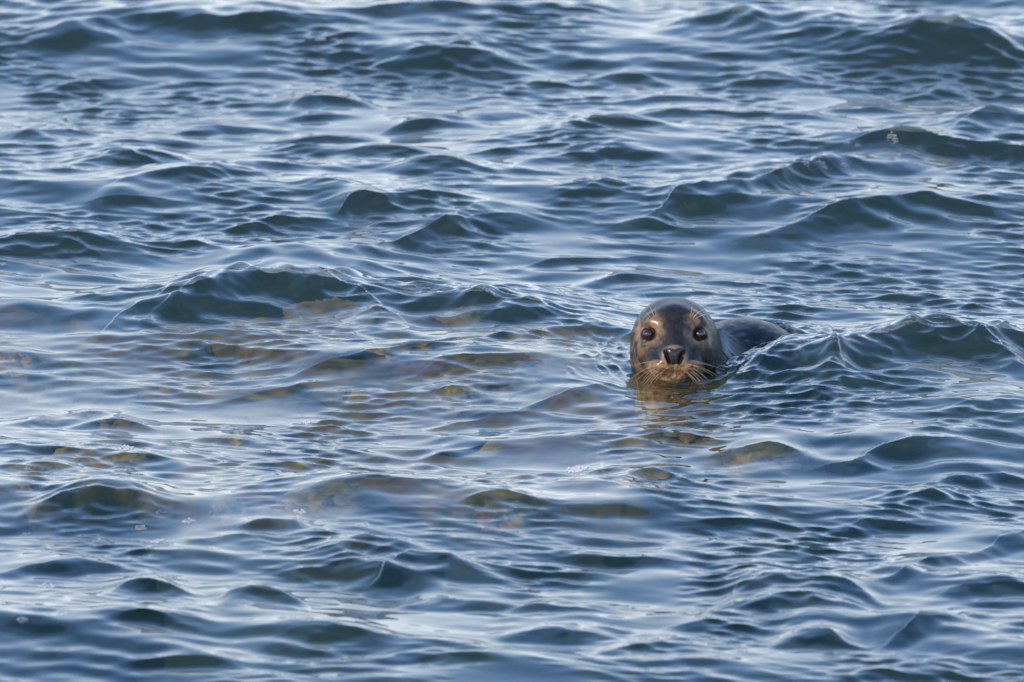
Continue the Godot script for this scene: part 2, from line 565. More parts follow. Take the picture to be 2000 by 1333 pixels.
func stretched(lo: float, hi: float, d: float, far_lo: float, far_hi: float) -> PackedFloat32Array:
	var out: Array[float] = []
	var n := int((hi - lo) / d)
	for i in n + 1:
		out.append(lo + d * i)
	var s := d
	var p: float = out[-1]
	while p < far_hi:
		s = minf(s * 1.12, 0.014)
		p += s
		out.append(p)
	s = d
	p = lo
	while p > far_lo:
		s = minf(s * 1.12, 0.014)
		p -= s
		out.push_front(p)
	return PackedFloat32Array(out)

var sx_: PackedFloat32Array
var sy_: PackedFloat32Array
var sz_: PackedFloat32Array
var slabs: Array = []
const BLOCK := 6

func seal_slab(b: int) -> void:
	# one slab of blocks along z: for every cell that the surface crosses, [cell key, point], and the crossed edges
	var nx := sx_.size()
	var ny := sy_.size()
	var nz := sz_.size()
	var cells := {}
	var k0 := b * BLOCK
	var k1 := mini(k0 + BLOCK, nz - 1)
	for jb in range(0, ny - 1, BLOCK):
		for ib in range(0, nx - 1, BLOCK):
			var i1 := mini(ib + BLOCK, nx - 1)
			var j1 := mini(jb + BLOCK, ny - 1)
			var a := Vector3(sx_[ib], sy_[jb], sz_[k0])
			var c := Vector3(sx_[i1], sy_[j1], sz_[k1])
			if absf(seal_field((a + c) * 0.5)) > (c - a).length() * 0.62 + 0.004:
				continue
			var f := PackedFloat32Array()
			var wi := i1 - ib + 1
			var wj := j1 - jb + 1
			for k in range(k0, k1 + 1):
				for j in range(jb, j1 + 1):
					for i in range(ib, i1 + 1):
						f.append(seal_field(Vector3(sx_[i], sy_[j], sz_[k])))
			for k in range(k0, k1):
				for j in range(jb, j1):
					for i in range(ib, i1):
						var at := ((k - k0) * wj + (j - jb)) * wi + (i - ib)
						var sum := Vector3.ZERO
						var n := 0
						var e: Array[float] = [f[at], f[at + 1], f[at + wi], f[at + wi + 1], f[at + wi * wj], f[at + wi * wj + 1], f[at + wi * wj + wi], f[at + wi * wj + wi + 1]]
						var neg := 0
						for q in e:
							if q < 0.0:
								neg += 1
						if neg == 0 or neg == 8:
							continue
						for ed in EDGES:
							var fa: float = e[ed[0]]
							var fb: float = e[ed[1]]
							if (fa < 0.0) != (fb < 0.0):
								var t := fa / (fa - fb)
								sum += CORNERS[ed[0]].lerp(CORNERS[ed[1]], t)
								n += 1
						sum /= n
						var pt := Vector3(lerpf(sx_[i], sx_[i + 1], sum.x), lerpf(sy_[j], sy_[j + 1], sum.y), lerpf(sz_[k], sz_[k + 1], sum.z))
						var g := seal_normal(pt)
						pt -= g * seal_field(pt) * 0.8
						var signs := (1 if e[0] < 0.0 else 0) | (2 if e[1] < 0.0 else 0) | (4 if e[2] < 0.0 else 0) | (8 if e[4] < 0.0 else 0)
						cells[(k * ny + j) * nx + i] = [pt, g, signs, seal_color(pt, g)]
	slabs[b] = cells

const CORNERS := [Vector3(0, 0, 0), Vector3(1, 0, 0), Vector3(0, 1, 0), Vector3(1, 1, 0), Vector3(0, 0, 1), Vector3(1, 0, 1), Vector3(0, 1, 1), Vector3(1, 1, 1)]
const EDGES := [[0, 1], [2, 3], [4, 5], [6, 7], [0, 2], [1, 3], [4, 6], [5, 7], [0, 4], [1, 5], [2, 6], [3, 7]]

func seal_normal(p: Vector3) -> Vector3:
	var e := 0.0012
	var a := Vector3(e, -e, -e)
	var b := Vector3(-e, -e, e)
	var c := Vector3(-e, e, -e)
	var d := Vector3(e, e, e)
	return (a * seal_field(p + a) + b * seal_field(p + b) + c * seal_field(p + c) + d * seal_field(p + d)).normalized()

func seal_color(p: Vector3, _n: Vector3) -> Color:
	var q := head_local(p)
	var s := Vector3(absf(q.x), q.y, q.z)
	var n1 := noise_c.get_noise_3d(p.x * 6.0, p.y * 6.0, p.z * 6.0)
	var n2 := noise_c.get_noise_3d(p.x * 16.0, p.y * 16.0, p.z * 16.0)
	var slate := Color(0.014, 0.016, 0.021)
	var c := slate.lerp(Color(0.024, 0.025, 0.028), clampf(0.4 + 1.3 * n1 + 0.9 * n2, 0, 1))
	c = c.lerp(Color(0.45, 0.34, 0.08).lerp(Color(0.32, 0.24, 0.07), clampf(0.5 + 2.0 * n1, 0, 1)), smoothstep(0.0, -0.03, p.y) * smoothstep(0.10, 0.2, p.z) * smoothstep(0.50, 0.42, p.x))
	c = c.lerp(Color(0.075, 0.075, 0.08), smoothstep(0.22, 0.5, n1) * smoothstep(110.0, 160.0, q.length()))
	if q.length() > 260.0:
		return c
	var brown := Color(0.13, 0.085, 0.05)
	var tan := Color(0.19, 0.135, 0.085).lerp(Color(0.09, 0.06, 0.04), clampf(0.30 + 0.8 * n2 + 0.5 * n1, 0, 1))
	# sides of the face
	var side := smoothstep(48.0, 80.0, s.x) * smoothstep(45.0, 0.0, q.y) * smoothstep(-60.0, 10.0, q.z)
	c = c.lerp(brown.lerp(slate, clampf(0.55 + 1.6 * n1 + 0.8 * n2, 0, 1)), side * (0.8 if q.x < 0 else 0.35))
	# tan round the eyes and on the brows
	var eye := Vector2((s.x - 56.0) / 27.0, (q.y - 4.0) / 22.0).length()
	var brow := Vector2((s.x - 40.0) / 17.0, (q.y - 34.0) / 17.0).length()
	var front := smoothstep(0.0, 30.0, q.z)
	c = c.lerp(tan, front * 0.78 * smoothstep(1.6, 0.7, eye + 0.35 * n1 + 0.15 * n2))
	c = c.lerp(tan, front * 0.78 * smoothstep(1.4, 0.4, brow + 0.4 * n1 + 0.15 * n2))
	c = c.lerp(Color(0.02, 0.014, 0.012), front * smoothstep(1.12, 0.92, Vector2((s.x - 56.5) / 17.5, (q.y - 3.5) / 15.5).length()))
	# whisker pads and chin
	var pad := front * smoothstep(-46.0, -62.0, q.y + 0.10 * s.x + 6.0 * n1) * smoothstep(74.0, 50.0, s.x)
	c = c.lerp(Color(0.22, 0.14, 0.08).lerp(Color(0.075, 0.046, 0.030), clampf(0.35 + 1.5 * n2 + n1, 0, 1)), pad)
	# pale rim of the nose, dark nose pad
	var nose := Vector2(s.x / 27.0, (q.y + 45.0) / 22.0).length()
	c = c.lerp(Color(0.24, 0.18, 0.135), front * 0.6 * smoothstep(1.25, 0.95, nose))
	var heart := (s.x - 8.0) / 12.5 + maxf(0.0, (-34.0 - q.y) / 40.0)
	var pad_in := smoothstep(1.05, 0.85, heart) * smoothstep(-64.0, -60.0, q.y) * smoothstep(-26.0, -30.0, q.y - 0.18 * s.x + 2.0)
	c = c.lerp(Color(0.018, 0.017, 0.018), smoothstep(85.0, 100.0, q.z) * pad_in)
	# inside of the nostrils
	var na := Vector2(20.5, -35.0)
	var nb := Vector2(11.5, -60.0)
	var nt := clampf((Vector2(s.x, q.y) - na).dot(nb - na) / (nb - na).length_squared(), 0.0, 1.0)
	c = c.lerp(Color(0.004, 0.003, 0.003), smoothstep(80.0, 95.0, q.z) * smoothstep(6.5, 4.2, Vector2(s.x, q.y).distance_to(na.lerp(nb, nt))))
	# ear
	var ear := Vector2((s.x - 82.0 + (q.y - 26.0) * 0.3) / 4.0, (q.y - 26.0) / 9.0).length() + (9.0 if q.z < -70.0 else 0.0)
	c = c.lerp(Color(0.13, 0.10, 0.085), 0.6 * smoothstep(1.9, 1.2, ear))
	c = c.lerp(Color(0.035, 0.008, 0.010), smoothstep(1.1, 0.7, ear))
	return c

func seal_mesh() -> ArrayMesh:
	sx_ = stretched(0.252, 0.466, 0.0027, 0.18, 0.88)
	sy_ = stretched(-0.05, 0.172, 0.0027, -0.50, 0.19)
	sz_ = stretched(0.19, 0.416, 0.0027, -0.62, 0.44)
	var nx := sx_.size()
	var ny := sy_.size()
	var nb := int(ceil((sz_.size() - 1) / float(BLOCK)))
	slabs.resize(nb)
	var job := WorkerThreadPool.add_group_task(seal_slab, nb)
	WorkerThreadPool.wait_for_group_task_completion(job)
	var number := {}
	var v := PackedVector3Array()
	var nr := PackedVector3Array()
	var cl := PackedColorArray()
	for s in slabs:
		for key in s:
			number[key] = v.size()
			v.append(s[key][0])
			nr.append(s[key][1])
			cl.append(s[key][3])
	var idx := PackedInt32Array()
	var dirs := [1, nx, nx * ny]
	for s in slabs:
		for key in s:
			var signs: int = s[key][2]
			var inside := (signs & 1) != 0
			for ax in 3:
				if ((signs >> (ax + 1)) & 1) == (signs & 1):
					continue
				var d1: int = dirs[(ax + 1) % 3]
				var d2: int = dirs[(ax + 2) % 3]
				if not (number.has(key - d1) and number.has(key - d2) and number.has(key - d1 - d2)):
					continue
				var a: int = number[key]
				var b: int = number[key - d1]
				var c: int = number[key - d1 - d2]
				var d: int = number[key - d2]
				if inside:
					idx.append_array(PackedInt32Array([a, c, b, a, d, c]))
				else:
					idx.append_array(PackedInt32Array([a, b, c, a, c, d]))
	return array_mesh(v, nr, idx, cl)

func surface_at(q: Vector3) -> Vector3:
	# from a place in front of the head straight back on to its skin, in the head's axes
	for k in 40:
		var d := head_field(q)
		if d < 0.2:
			break
		q.z -= d * 0.8
	return q

func whisker(root: Vector3, tip: Vector3, sag: float, r: float) -> ArrayMesh:
	# points in the head's axes; a tapering bent hair of four sides
	var v := PackedVector3Array()
	var nr := PackedVector3Array()
	var idx := PackedInt32Array()
	var n := 9
	for k in n + 1:
		var t := float(k) / n
		var c := root.lerp(tip, t) + Vector3(0, sag * 4.0 * t * (1.0 - t), 0)
		var rr := r * (1.0 - 0.7 * t)
		var along := (tip - root).normalized()
		var a := along.cross(Vector3(0, 0, 1)).normalized()
		var b := along.cross(a)
		for m in 4:
			var w := a * cos(m * PI / 2) + b * sin(m * PI / 2)
			v.append(from_head(c + w * rr))
			nr.append((Vector3.RIGHT * w.x + UP * w.y + FRONT * w.z))
		if k:
			for m in 4:
				var p := (k - 1) * 4 + m
				var o := (k - 1) * 4 + (m + 1) % 4
				idx.append_array(PackedInt32Array([p, p + 4, o, o, p + 4, o + 4]))
	return array_mesh(v, nr, idx)

func ball(c: Vector3, r: Vector3, rings := 14, sides := 20) -> ArrayMesh:
	# an ellipsoid in the head's axes
	var v := PackedVector3Array()
	var nr := PackedVector3Array()
	var idx := PackedInt32Array()
	for i in rings + 1:
		var a := PI * i / rings
		for j in sides + 1:
			var b := TAU * j / sides
			var u := Vector3(sin(a) * cos(b), cos(a), sin(a) * sin(b))
			v.append(from_head(c + u * r))
			var w := (u / r).normalized()
			nr.append((Vector3.RIGHT * w.x + UP * w.y + FRONT * w.z).normalized())
			if i and j:
				var p := (i - 1) * (sides + 1) + j - 1
				idx.append_array(PackedInt32Array([p, p + sides + 1, p + 1, p + 1, p + sides + 1, p + sides + 2]))
	return array_mesh(v, nr, idx)

func nose_mesh() -> ArrayMesh:
	# the heart-shaped bare skin between the nostrils
	var v := PackedVector3Array()
	var nr := PackedVector3Array()
	var idx := PackedInt32Array()
	var n := 16
	for i in n + 1:
		var b := float(i) / n
		var half := lerpf(21.0, 8.0, smoothstep(0.05, 0.45, b)) * (1.0 - 0.35 * pow(b, 6.0))
		for j in n + 1:
			var a := 2.0 * j / n - 1.0
			var y := -29.5 - 34.0 * b - 4.0 * (1.0 - b) * exp(-a * a * 14.0) + 3.0 * (1.0 - b) * (1.0 - a * a)
			var q := surface_at(Vector3(a * half, y, 160))
			q.z += 1.6 * sqrt(maxf(0.0, 1.0 - a * a)) * sqrt(sin(PI * clampf(b, 0.02, 0.98))) - 0.3 - 0.9 * exp(-a * a * 60.0)
			v.append(from_head(q))
			if i and j:
				var o := (i - 1) * (n + 1) + j - 1
				idx.append_array(PackedInt32Array([o, o + 1, o + n + 1, o + 1, o + n + 2, o + n + 1]))
	nr.resize(v.size())
	for t in range(0, idx.size(), 3):
		var fn := (v[idx[t + 2]] - v[idx[t]]).cross(v[idx[t + 1]] - v[idx[t]])
		for s in 3:
			nr[idx[t + s]] += fn
	for s in nr.size():
		nr[s] = nr[s].normalized()
	return array_mesh(v, nr, idx)

func skin_at(x: float, y: float) -> Vector3:
	# the seal's skin seen straight from the front at that place of the head's axes
	var p := from_head(Vector3(x, y, 160))
	for k in 90:
		var d := seal_field(p)
		if d < 0.0008:
			break
		p -= FRONT * d * 0.7
	return p

func tuft_mesh() -> ArrayMesh:
	# spiky clumps of wet hair down the side of the neck
	var v := PackedVector3Array()
	var nr := PackedVector3Array()
	var idx := PackedInt32Array()
	var rng := RandomNumberGenerator.new()
	rng.seed = 4
	for k in 90:
		var t := rng.randf()
		var root := Vector2(lerpf(100.0, 114.0, t) + rng.randf_range(-5, 10), lerpf(16.0, -34.0, t) + rng.randf_range(-6, 6))
		var dir := Vector2(1.0, lerpf(-0.55, -1.3, t) + rng.randf_range(-0.25, 0.25)).normalized()
		var len := rng.randf_range(16, 40)
		var at := v.size()
		var n := 5
		for i in n + 1:
			var u := float(i) / n
			var c := root + dir * len * u
			var p := skin_at(c.x, c.y) + FRONT * (0.0012 + 0.003 * u)
			var w := 0.0016 * (1.0 - u) + 0.0002
			var side := (Vector3.RIGHT * -dir.y + UP * dir.x) * w
			v.append(p - side)
			v.append(p + FRONT * w * 0.8)
			v.append(p + side)
			nr.append((-side.normalized() + FRONT * 0.5).normalized())
			nr.append(FRONT)
			nr.append((side.normalized() + FRONT * 0.5).normalized())
			if i:
				var o := at + (i - 1) * 3
				idx.append_array(PackedInt32Array([o, o + 1, o + 3, o + 1, o + 4, o + 3, o + 1, o + 2, o + 4, o + 2, o + 5, o + 4]))
	return array_mesh(v, nr, idx)

func make_seal() -> void:
	var at := Vector3(HEAD.x, 0.0, HEAD.z)
	var seal := base("seal", at)
	tag(seal, "grey seal with wet dark head and long whiskers looking out of the sea", "seal")
	var fur := StandardMaterial3D.new()
	fur.resource_name = "wet_fur"
	fur.vertex_color_use_as_albedo = true
	fur.roughness = 0.32
	fur.metallic_specular = 0.17
	fur.clearcoat_enabled = true
	fur.clearcoat = 0.18
	fur.clearcoat_roughness = 0.2
	var grain := NoiseTexture2D.new()
	grain.width = 512
	grain.height = 512
	grain.seamless = true
	var gn := noise(3, 0.05, 4)
	grain.noise = gn
	fur.heightmap_enabled = true
	fur.heightmap_texture = grain
	fur.heightmap_scale = 0.13
	fur.uv1_triplanar = true
	fur.uv1_scale = Vector3(9, 4, 6)
	var body := obj("body", seal_mesh(), fur, seal)
	body.position = -at
	var eye := StandardMaterial3D.new()
	eye.resource_name = "eye"
	eye.albedo_color = Color(0.020, 0.011, 0.008).linear_to_srgb()
	eye.roughness = 0.12
	eye.metallic_specular = 0.5
	eye.clearcoat_enabled = true
	eye.clearcoat = 0.5
	eye.clearcoat_roughness = 0.02
	for s in [-1, 1]:
		var e := obj("eye", ball(Vector3(56.5 * s, 3.5, 58.5), Vector3(14.0, 13.0, 14.2)), eye, seal)
		e.position = -at
	var skin := StandardMaterial3D.new()
	skin.resource_name = "nose_skin"
	skin.albedo_color = Color(0.022, 0.020, 0.021).linear_to_srgb()
	skin.roughness = 0.25
	skin.metallic_specular = 0.3
	skin.clearcoat_enabled = true
	skin.clearcoat = 0.3
	skin.clearcoat_roughness = 0.12
	var nose := obj("nose", nose_mesh(), skin, seal)
	nose.position = -at
	var hair := StandardMaterial3D.new()
	hair.resource_name = "whisker"
	hair.albedo_color = Color(0.40, 0.33, 0.24).linear_to_srgb()
	hair.roughness = 0.35
	var spiky := StandardMaterial3D.new()
	spiky.resource_name = "wet_tufts"
	spiky.albedo_color = Color(0.20, 0.20, 0.21).linear_to_srgb()
	spiky.roughness = 0.35
	var tufts := obj("wet_hair", tuft_mesh(), spiky, seal)
	tufts.position = -at
	tag(tufts, "pale spiky wet hair on the side of the neck", "", "", "stuff")
	var rng := RandomNumberGenerator.new()
	rng.seed = 12
	for s in [-1, 1]:
		for k in 15:
			var row := k % 5
			var col := k / 5
			var root := surface_at(Vector3(s * (26 + 7.5 * col + rng.randf() * 3), -56 - 7.0 * row - rng.randf() * 3, 160))
			var len := 30.0 + 9.0 * col + rng.randf() * 26.0
			var down := -0.12 - 0.30 * row - 0.15 * rng.randf()
			var dir := Vector3(s * 1.0, down, 0.12 - 0.1 * col).normalized()
			var w := obj("whisker", whisker(root - Vector3(0, 0, 1.5), root + dir * len, 2.0 + 4.0 * rng.randf(), rng.randf_range(0.28, 0.42)), hair, seal)
			w.position = -at
	var brows := [[-45, 44, -68, 94, 2], [-40, 42, -42, 64, 0], [-50, 38, -84, 66, 3], [-55, 35, -70, 50, 1], [36, 43, 41, 74, 0], [39, 42, 46, 58, 0], [44, 41, 76, 62, 4], [48, 38, 80, 50, 2], [42, 40, 55, 54, 1]]
	for b in brows:
		var root := surface_at(Vector3(b[0], b[1], 160))
		var w := obj("brow_whisker", whisker(root - Vector3(0, 0, 1), Vector3(b[2], b[3], root.z + 14.0), b[4], 0.55), hair, seal)
		w.position = -at

# ---------------------------------------------------------------- foam, weed and rocks
const FOAM := [
	# x, z, half width, kind, label
	[0.138, 1.244, 0.0249, "raft", "round raft of white bubbles floating below the seal's chin, the largest patch of foam"],
	[-0.973, 2.287, 0.0173, "bubble", "large clear bubble with a white rim, highest of the three in the lower left corner"],
	[-0.940, 2.524, 0.0146, "bubble", "clear bubble with a bright top below the largest bubble in the lower left corner"],
	[-1.022, 2.581, 0.0108, "bubble", "small low bubble nearest the left edge in the lower left corner"],
	[-0.689, 1.717, 0.0130, "raft", "flat white foam patch upper right of the group of flecks in the left foreground"],
	[-0.753, 1.897, 0.0152, "raft", "white foam patch lowest of the group of flecks in the left foreground"],
	[-0.790, 1.782, 0.0108, "fleck", "thin foam fleck just above the lowest foam patch in the left foreground"],
	[-0.750, 1.643, 0.0076, "fleck", "thin foam fleck topmost of the group in the left foreground"],
	[-0.870, 1.874, 0.0081, "fleck", "short white fleck alone left of the foam group in the left foreground"],
	[-1.034, 1.833, 0.0081, "fleck", "faint white fleck close to the left edge above the large clear bubbles"],
	[-0.987, 1.906, 0.0054, "fleck", "tiny white fleck just right of the faint fleck at the left edge"],
	[-1.006, 1.583, 0.0049, "fleck", "tiny white speck above the flecks at the left edge"],
	[-0.451, 1.629, 0.0130, "raft", "white foam patch floating in front of the yellow submerged rocks"],
	[-0.314, 1.741, 0.0125, "bubble", "clear bubble with a rim of tiny bubbles left of the dark foreground wave"],
	[-0.187, 1.731, 0.0065, "fleck", "tiny bubble fleck just above the crest of the dark foreground wave"],
	[-0.436, 0.787, 0.0195, "raft", "long narrow streak of bubbles floating on pale water left of the seal"],
	[-0.840, 1.038, 0.0184, "fleck", "thin streak of bubbles above the pale yellow submerged rock on the left"],
	[-1.044, 1.253, 0.0081, "bubble", "small bubble by the yellow rock near the left edge"],
	[-1.157, -0.767, 0.0087, "raft", "clump of bubbles cut by the left edge beyond the big green wave"],
	[-1.002, -1.199, 0.0081, "fleck", "small fleck of bubbles, left one of three on the far left water"],
	[-0.951, -1.247, 0.0049, "fleck", "tiny fleck, middle one of three on the far left water"],
	[-0.847, -1.226, 0.0049, "fleck", "tiny fleck, right one of three on the far left water"],
	[0.895, -2.107, 0.0130, "fleck", "pale foam patch on the crest of the long dark ridge at upper right"],
	[0.724, -1.811, 0.0097, "bubble", "brightest clear bubble in the front row on the long dark ridge"],
	[0.686, -1.828, 0.0076, "bubble", "clear bubble left of the brightest one in the front row on the dark ridge"],
	[0.775, -1.800, 0.0087, "bubble", "clear bubble right of the brightest one in the front row on the dark ridge"],
	[0.744, -2.074, 0.0065, "bubble", "small bubble leftmost of the back row on the long dark ridge"],
	[0.790, -2.062, 0.0060, "bubble", "small bubble in the middle of the back row on the long dark ridge"],
	[0.813, -2.040, 0.0060, "bubble", "small bubble rightmost of the back row on the long dark ridge"],
	[0.707, -1.967, 0.0049, "fleck", "tiny fleck leftmost of the middle row on the long dark ridge"],
	[0.731, -1.984, 0.0049, "fleck", "tiny fleck in the centre of the middle row on the long dark ridge"],
	[0.749, -1.973, 0.0049, "fleck", "tiny fleck rightmost of the middle row on the long dark ridge"],
	[0.498, -1.855, 0.0060, "bubble", "lone small bubble on pale water well left of the dark ridge's bubbles"],
	[0.474, -1.711, 0.0049, "fleck", "faint fleck just below the lone bubble left of the dark ridge"],
]

func on_sea(x: float, z: float) -> Vector3:
	# the point of the water's surface that comes nearest to standing over x, z
	var nx := gx.size()
	var p := Vector3(x, 0, z)
	var want := Vector2(x, z)
	for k in 3:
		var i := clampi(gx.bsearch(want.x), 0, nx - 1)
		var j := clampi(gz.bsearch(want.y), 0, gz.size() - 1)
		p = sea_points[j * nx + i]
		want += Vector2(x - p.x, z - p.z)
	return p

const CLIFF := Vector3(0, 8.548, 37.026)      # where the watcher stands

func afloat(x: float, z: float) -> Vector3:
	# the first water met on the line of sight from the cliff to that place of the mean sea level
	var aim := Vector3(x, 0, z)
	var back := (CLIFF - aim).normalized()
	for k in 160:
		var p := aim + back * (0.8 - 0.01 * k)
		var s := on_sea(p.x, p.z)
		if p.y <= s.y:
			return s
	return on_sea(x, z)

func add_dome(v: PackedVector3Array, nr: PackedVector3Array, idx: PackedInt32Array, c: Vector3, r: float, tall: float, rings: int, sides: int) -> void:
	var at := v.size()
	for i in rings + 1:
		var a := PI * 0.56 * i / rings
		for j in sides + 1:
			var b := TAU * j / sides
			var u := Vector3(sin(a) * cos(b), cos(a) * tall, sin(a) * sin(b))
			v.append(c + u * r)
			nr.append(Vector3(u.x, u.y / tall / tall, u.z).normalized())
			if i and j:
				var q := at + (i - 1) * (sides + 1) + j - 1
				idx.append_array(PackedInt32Array([q, q + sides + 1, q + 1, q + 1, q + sides + 1, q + sides + 2]))

func make_foam() -> void:
	var froth := StandardMaterial3D.new()
	froth.resource_name = "foam"
	froth.albedo_color = Color(0.42, 0.47, 0.52).linear_to_srgb()
	froth.roughness = 0.25
	froth.backlight_enabled = true
	froth.backlight = Color(0.3, 0.3, 0.3)
	var film := StandardMaterial3D.new()
	film.resource_name = "bubble_film"
	film.albedo_color = Color(0.8, 0.85, 0.9, 0.06)
	film.transparency = BaseMaterial3D.TRANSPARENCY_ALPHA
	film.roughness = 0.03
	var rng := RandomNumberGenerator.new()
	rng.seed = 31
	for f in FOAM:
		var c := afloat(f[0], f[1])
		var r: float = f[2]
		var kind: String = f[3]
		var thing := base("foam_patch" if kind == "raft" else "bubble" if kind == "bubble" else "foam_fleck", c)
		tag(thing, f[4], "bubble" if kind == "bubble" else "foam", "foam and bubbles floating on the sea")
		var v := PackedVector3Array()
		var nr := PackedVector3Array()
		var idx := PackedInt32Array()
		if kind == "bubble":
			add_dome(v, nr, idx, Vector3.ZERO, r * 0.72, 0.75, 8, 18)
			obj("dome", array_mesh(v, nr, idx), film, thing)
			v = PackedVector3Array()
			nr = PackedVector3Array()
			idx = PackedInt32Array()
			for k in 26:
				var a := rng.randf() * TAU
				var d := r * rng.randf_range(0.70, 1.0)
				var w := on_sea(c.x + cos(a) * d, c.z + sin(a) * d) - c
				add_dome(v, nr, idx, w, r * rng.randf_range(0.06, 0.15), 0.8, 3, 7)
			obj("foam_rim", array_mesh(v, nr, idx), froth, thing)
			continue
		var stretch := 1.0 if r > 0.02 and kind == "raft" else 0.75
		var n := int(clampf(r * r * 4.0e5, 9, 210))
		for k in n:
			var a := rng.randf() * TAU
			var d := sqrt(rng.randf())
			if n > 120 and noise_c.get_noise_2d(cos(a) * d * 0.55 + f[0], sin(a) * d * 0.55) > 0.05:
				continue
			var w := on_sea(c.x + cos(a) * d * r, c.z + sin(a) * d * r * stretch) - c
			add_dome(v, nr, idx, w, rng.randf_range(0.0020, 0.0040) if n > 200 else minf(r * 0.16, rng.randf_range(0.0012, 0.0028)), 0.85, 3, 7)
		obj("bubbles", array_mesh(v, nr, idx), froth, thing)
		if kind == "raft" and r > 0.02:
			v = PackedVector3Array()
			nr = PackedVector3Array()
			idx = PackedInt32Array()
			for k in 9:
				var a := rng.randf() * TAU
				var d := 0.55 * sqrt(rng.randf())
				var w := on_sea(c.x + cos(a) * d * r, c.z + sin(a) * d * r) - c
				add_dome(v, nr, idx, w, rng.randf_range(0.003, 0.0055), 0.8, 5, 10)
			obj("clear_bubbles", array_mesh(v, nr, idx), film, thing)

const ROCKS := [
	# x, z, half width, depth of the top, tone, label
	[-0.401, -0.500, 0.119, 0.050, 0, "pinkish brown submerged rock at the foot of the big green wave"],
	[-0.240, -0.419, 0.094, 0.060, 1, "dark purple brown submerged rock right of the pinkish one below the big wave"],
	[-0.115, -0.511, 0.075, 0.060, 2, "ochre submerged rock between the big green wave and the seal"],
	[0.148, -0.206, 0.107, 0.050, 2, "broad ochre submerged rock close left of the seal's cheek"],
	[-0.034, 0.019, 0.088, 0.060, 3, "olive brown submerged rock left of the broad ochre rock by the seal"],
	[-0.112, 0.193, 0.056, 0.060, 2, "small ochre submerged rock in the brown shallows left of the seal"],
	[0.425, 0.414, 0.094, 0.060, 1, "dark brown submerged rock right below the seal's chin"],
	[0.555, 0.728, 0.082, 0.060, 3, "mottled olive submerged rock below and right of the seal"],
	[0.298, 0.895, 0.069, 0.055, 3, "olive submerged rock with a hollow right of the white bubble raft"],
	[0.194, 0.824, 0.050, 0.055, 1, "dark submerged rock touching the white bubble raft"],
	[-0.892, 0.291, 0.060, 0.055, 1, "dark submerged rock with an orange flank on the left"],
	[-1.005, 0.252, 0.063, 0.060, 3, "mossy green submerged rock left of the dark one on the left"],
	[-1.106, -0.116, 0.044, 0.050, 0, "pale pink submerged rock cut by the left edge"],
	[-0.870, 0.766, 0.075, 0.060, 2, "pale yellow submerged rock under the thin streak of bubbles"],
	[-1.037, 0.943, 0.050, 0.060, 2, "yellow submerged rock by the small bubble near the left edge"],
	[-0.607, 1.258, 0.044, 0.060, 2, "small bright yellow submerged rock in the left foreground"],
	[-0.417, 1.178, 0.082, 0.060, 2, "wide yellow brown submerged rock in the middle foreground"],
	[-0.016, 1.309, 0.056, 0.060, 3, "olive submerged rock in the foreground below and left of the bubble raft"],
	[-0.602, 0.511, 0.038, 0.060, 0, "small pale submerged rock in the pale water left of centre"],
]

func make_rocks() -> void:
	var m := StandardMaterial3D.new()
	m.resource_name = "wet_rock"
	m.vertex_color_use_as_albedo = true
	m.roughness = 0.85
	var tones := [Color(0.24, 0.19, 0.12), Color(0.08, 0.066, 0.05), Color(0.27, 0.22, 0.08), Color(0.14, 0.13, 0.05)]
	for k in ROCKS.size():
		var q: Array = ROCKS[k]
		var r: float = q[2]
		var tall: float = 0.026
		var at := Vector3(q[0], -q[3] - tall, q[1])
		var v := PackedVector3Array()
		var nr := PackedVector3Array()
		var cl := PackedColorArray()
		var idx := PackedInt32Array()
		var n := 30
		for i in n + 1:
			var a := PI * 0.7 * i / n
			for j in 2 * n + 1:
				var b := TAU * j / (2 * n)
				var u := Vector3(sin(a) * cos(b), cos(a), sin(a) * sin(b))
				var w := u + Vector3(k * 3.1, 0, k * 1.7)
				var bump := 1.0 + 0.45 * noise_c.get_noise_3d(w.x * 0.18, w.y * 0.18, w.z * 0.18) + 0.22 * noise_c.get_noise_3d(w.x * 0.6, w.y * 0.6, w.z * 0.6)
				var p := Vector3(u.x * r * bump, u.y * tall * (0.55 + 0.45 * bump), u.z * r * 1.9 * bump)
				p.y = minf(p.y, tall + 0.02)
				v.append(p)
				var g := p + at
				var t1 := noise_c.get_noise_3d(g.x * 2.2, g.y * 2.2, g.z * 2.2)
				cl.append((tones[q[4]] as Color).lerp(rock_color(g.x, 0.0, g.z) * Color(1.95, 1.80, 1.30), clampf(0.30 + 1.1 * t1 + 1.2 * smoothstep(0.28, 0.62, float(i) / n + 0.25 * t1), 0.0, 1.0)))
				if i and j:
					var o := (i - 1) * (2 * n + 1) + j - 1
					idx.append_array(PackedInt32Array([o, o + 2 * n + 1, o + 1, o + 1, o + 2 * n + 1, o + 2 * n + 2]))
		nr.resize(v.size())
		for t in range(0, idx.size(), 3):
			var fn := (v[idx[t + 2]] - v[idx[t]]).cross(v[idx[t + 1]] - v[idx[t]])
			for s in 3:
				nr[idx[t + s]] += fn
		for s in nr.size():
			nr[s] = nr[s].normalized() if nr[s].length() > 0.0 else Vector3.UP
		var o2 := obj("submerged_rock", array_mesh(v, nr, idx, cl), m)
		o2.position = at
		tag(o2, q[5], "rock", "rocks of the shallow ledge under the water")

const WEEDS := [
	# x, z, length, turn, label
	[-0.491, -3.229, 0.025, -0.17, "short dark seaweed scrap left of the longer one near the top"],
	[-0.426, -3.253, 0.052, -0.39, "long dark seaweed scrap floating on pale water near the top"],
]

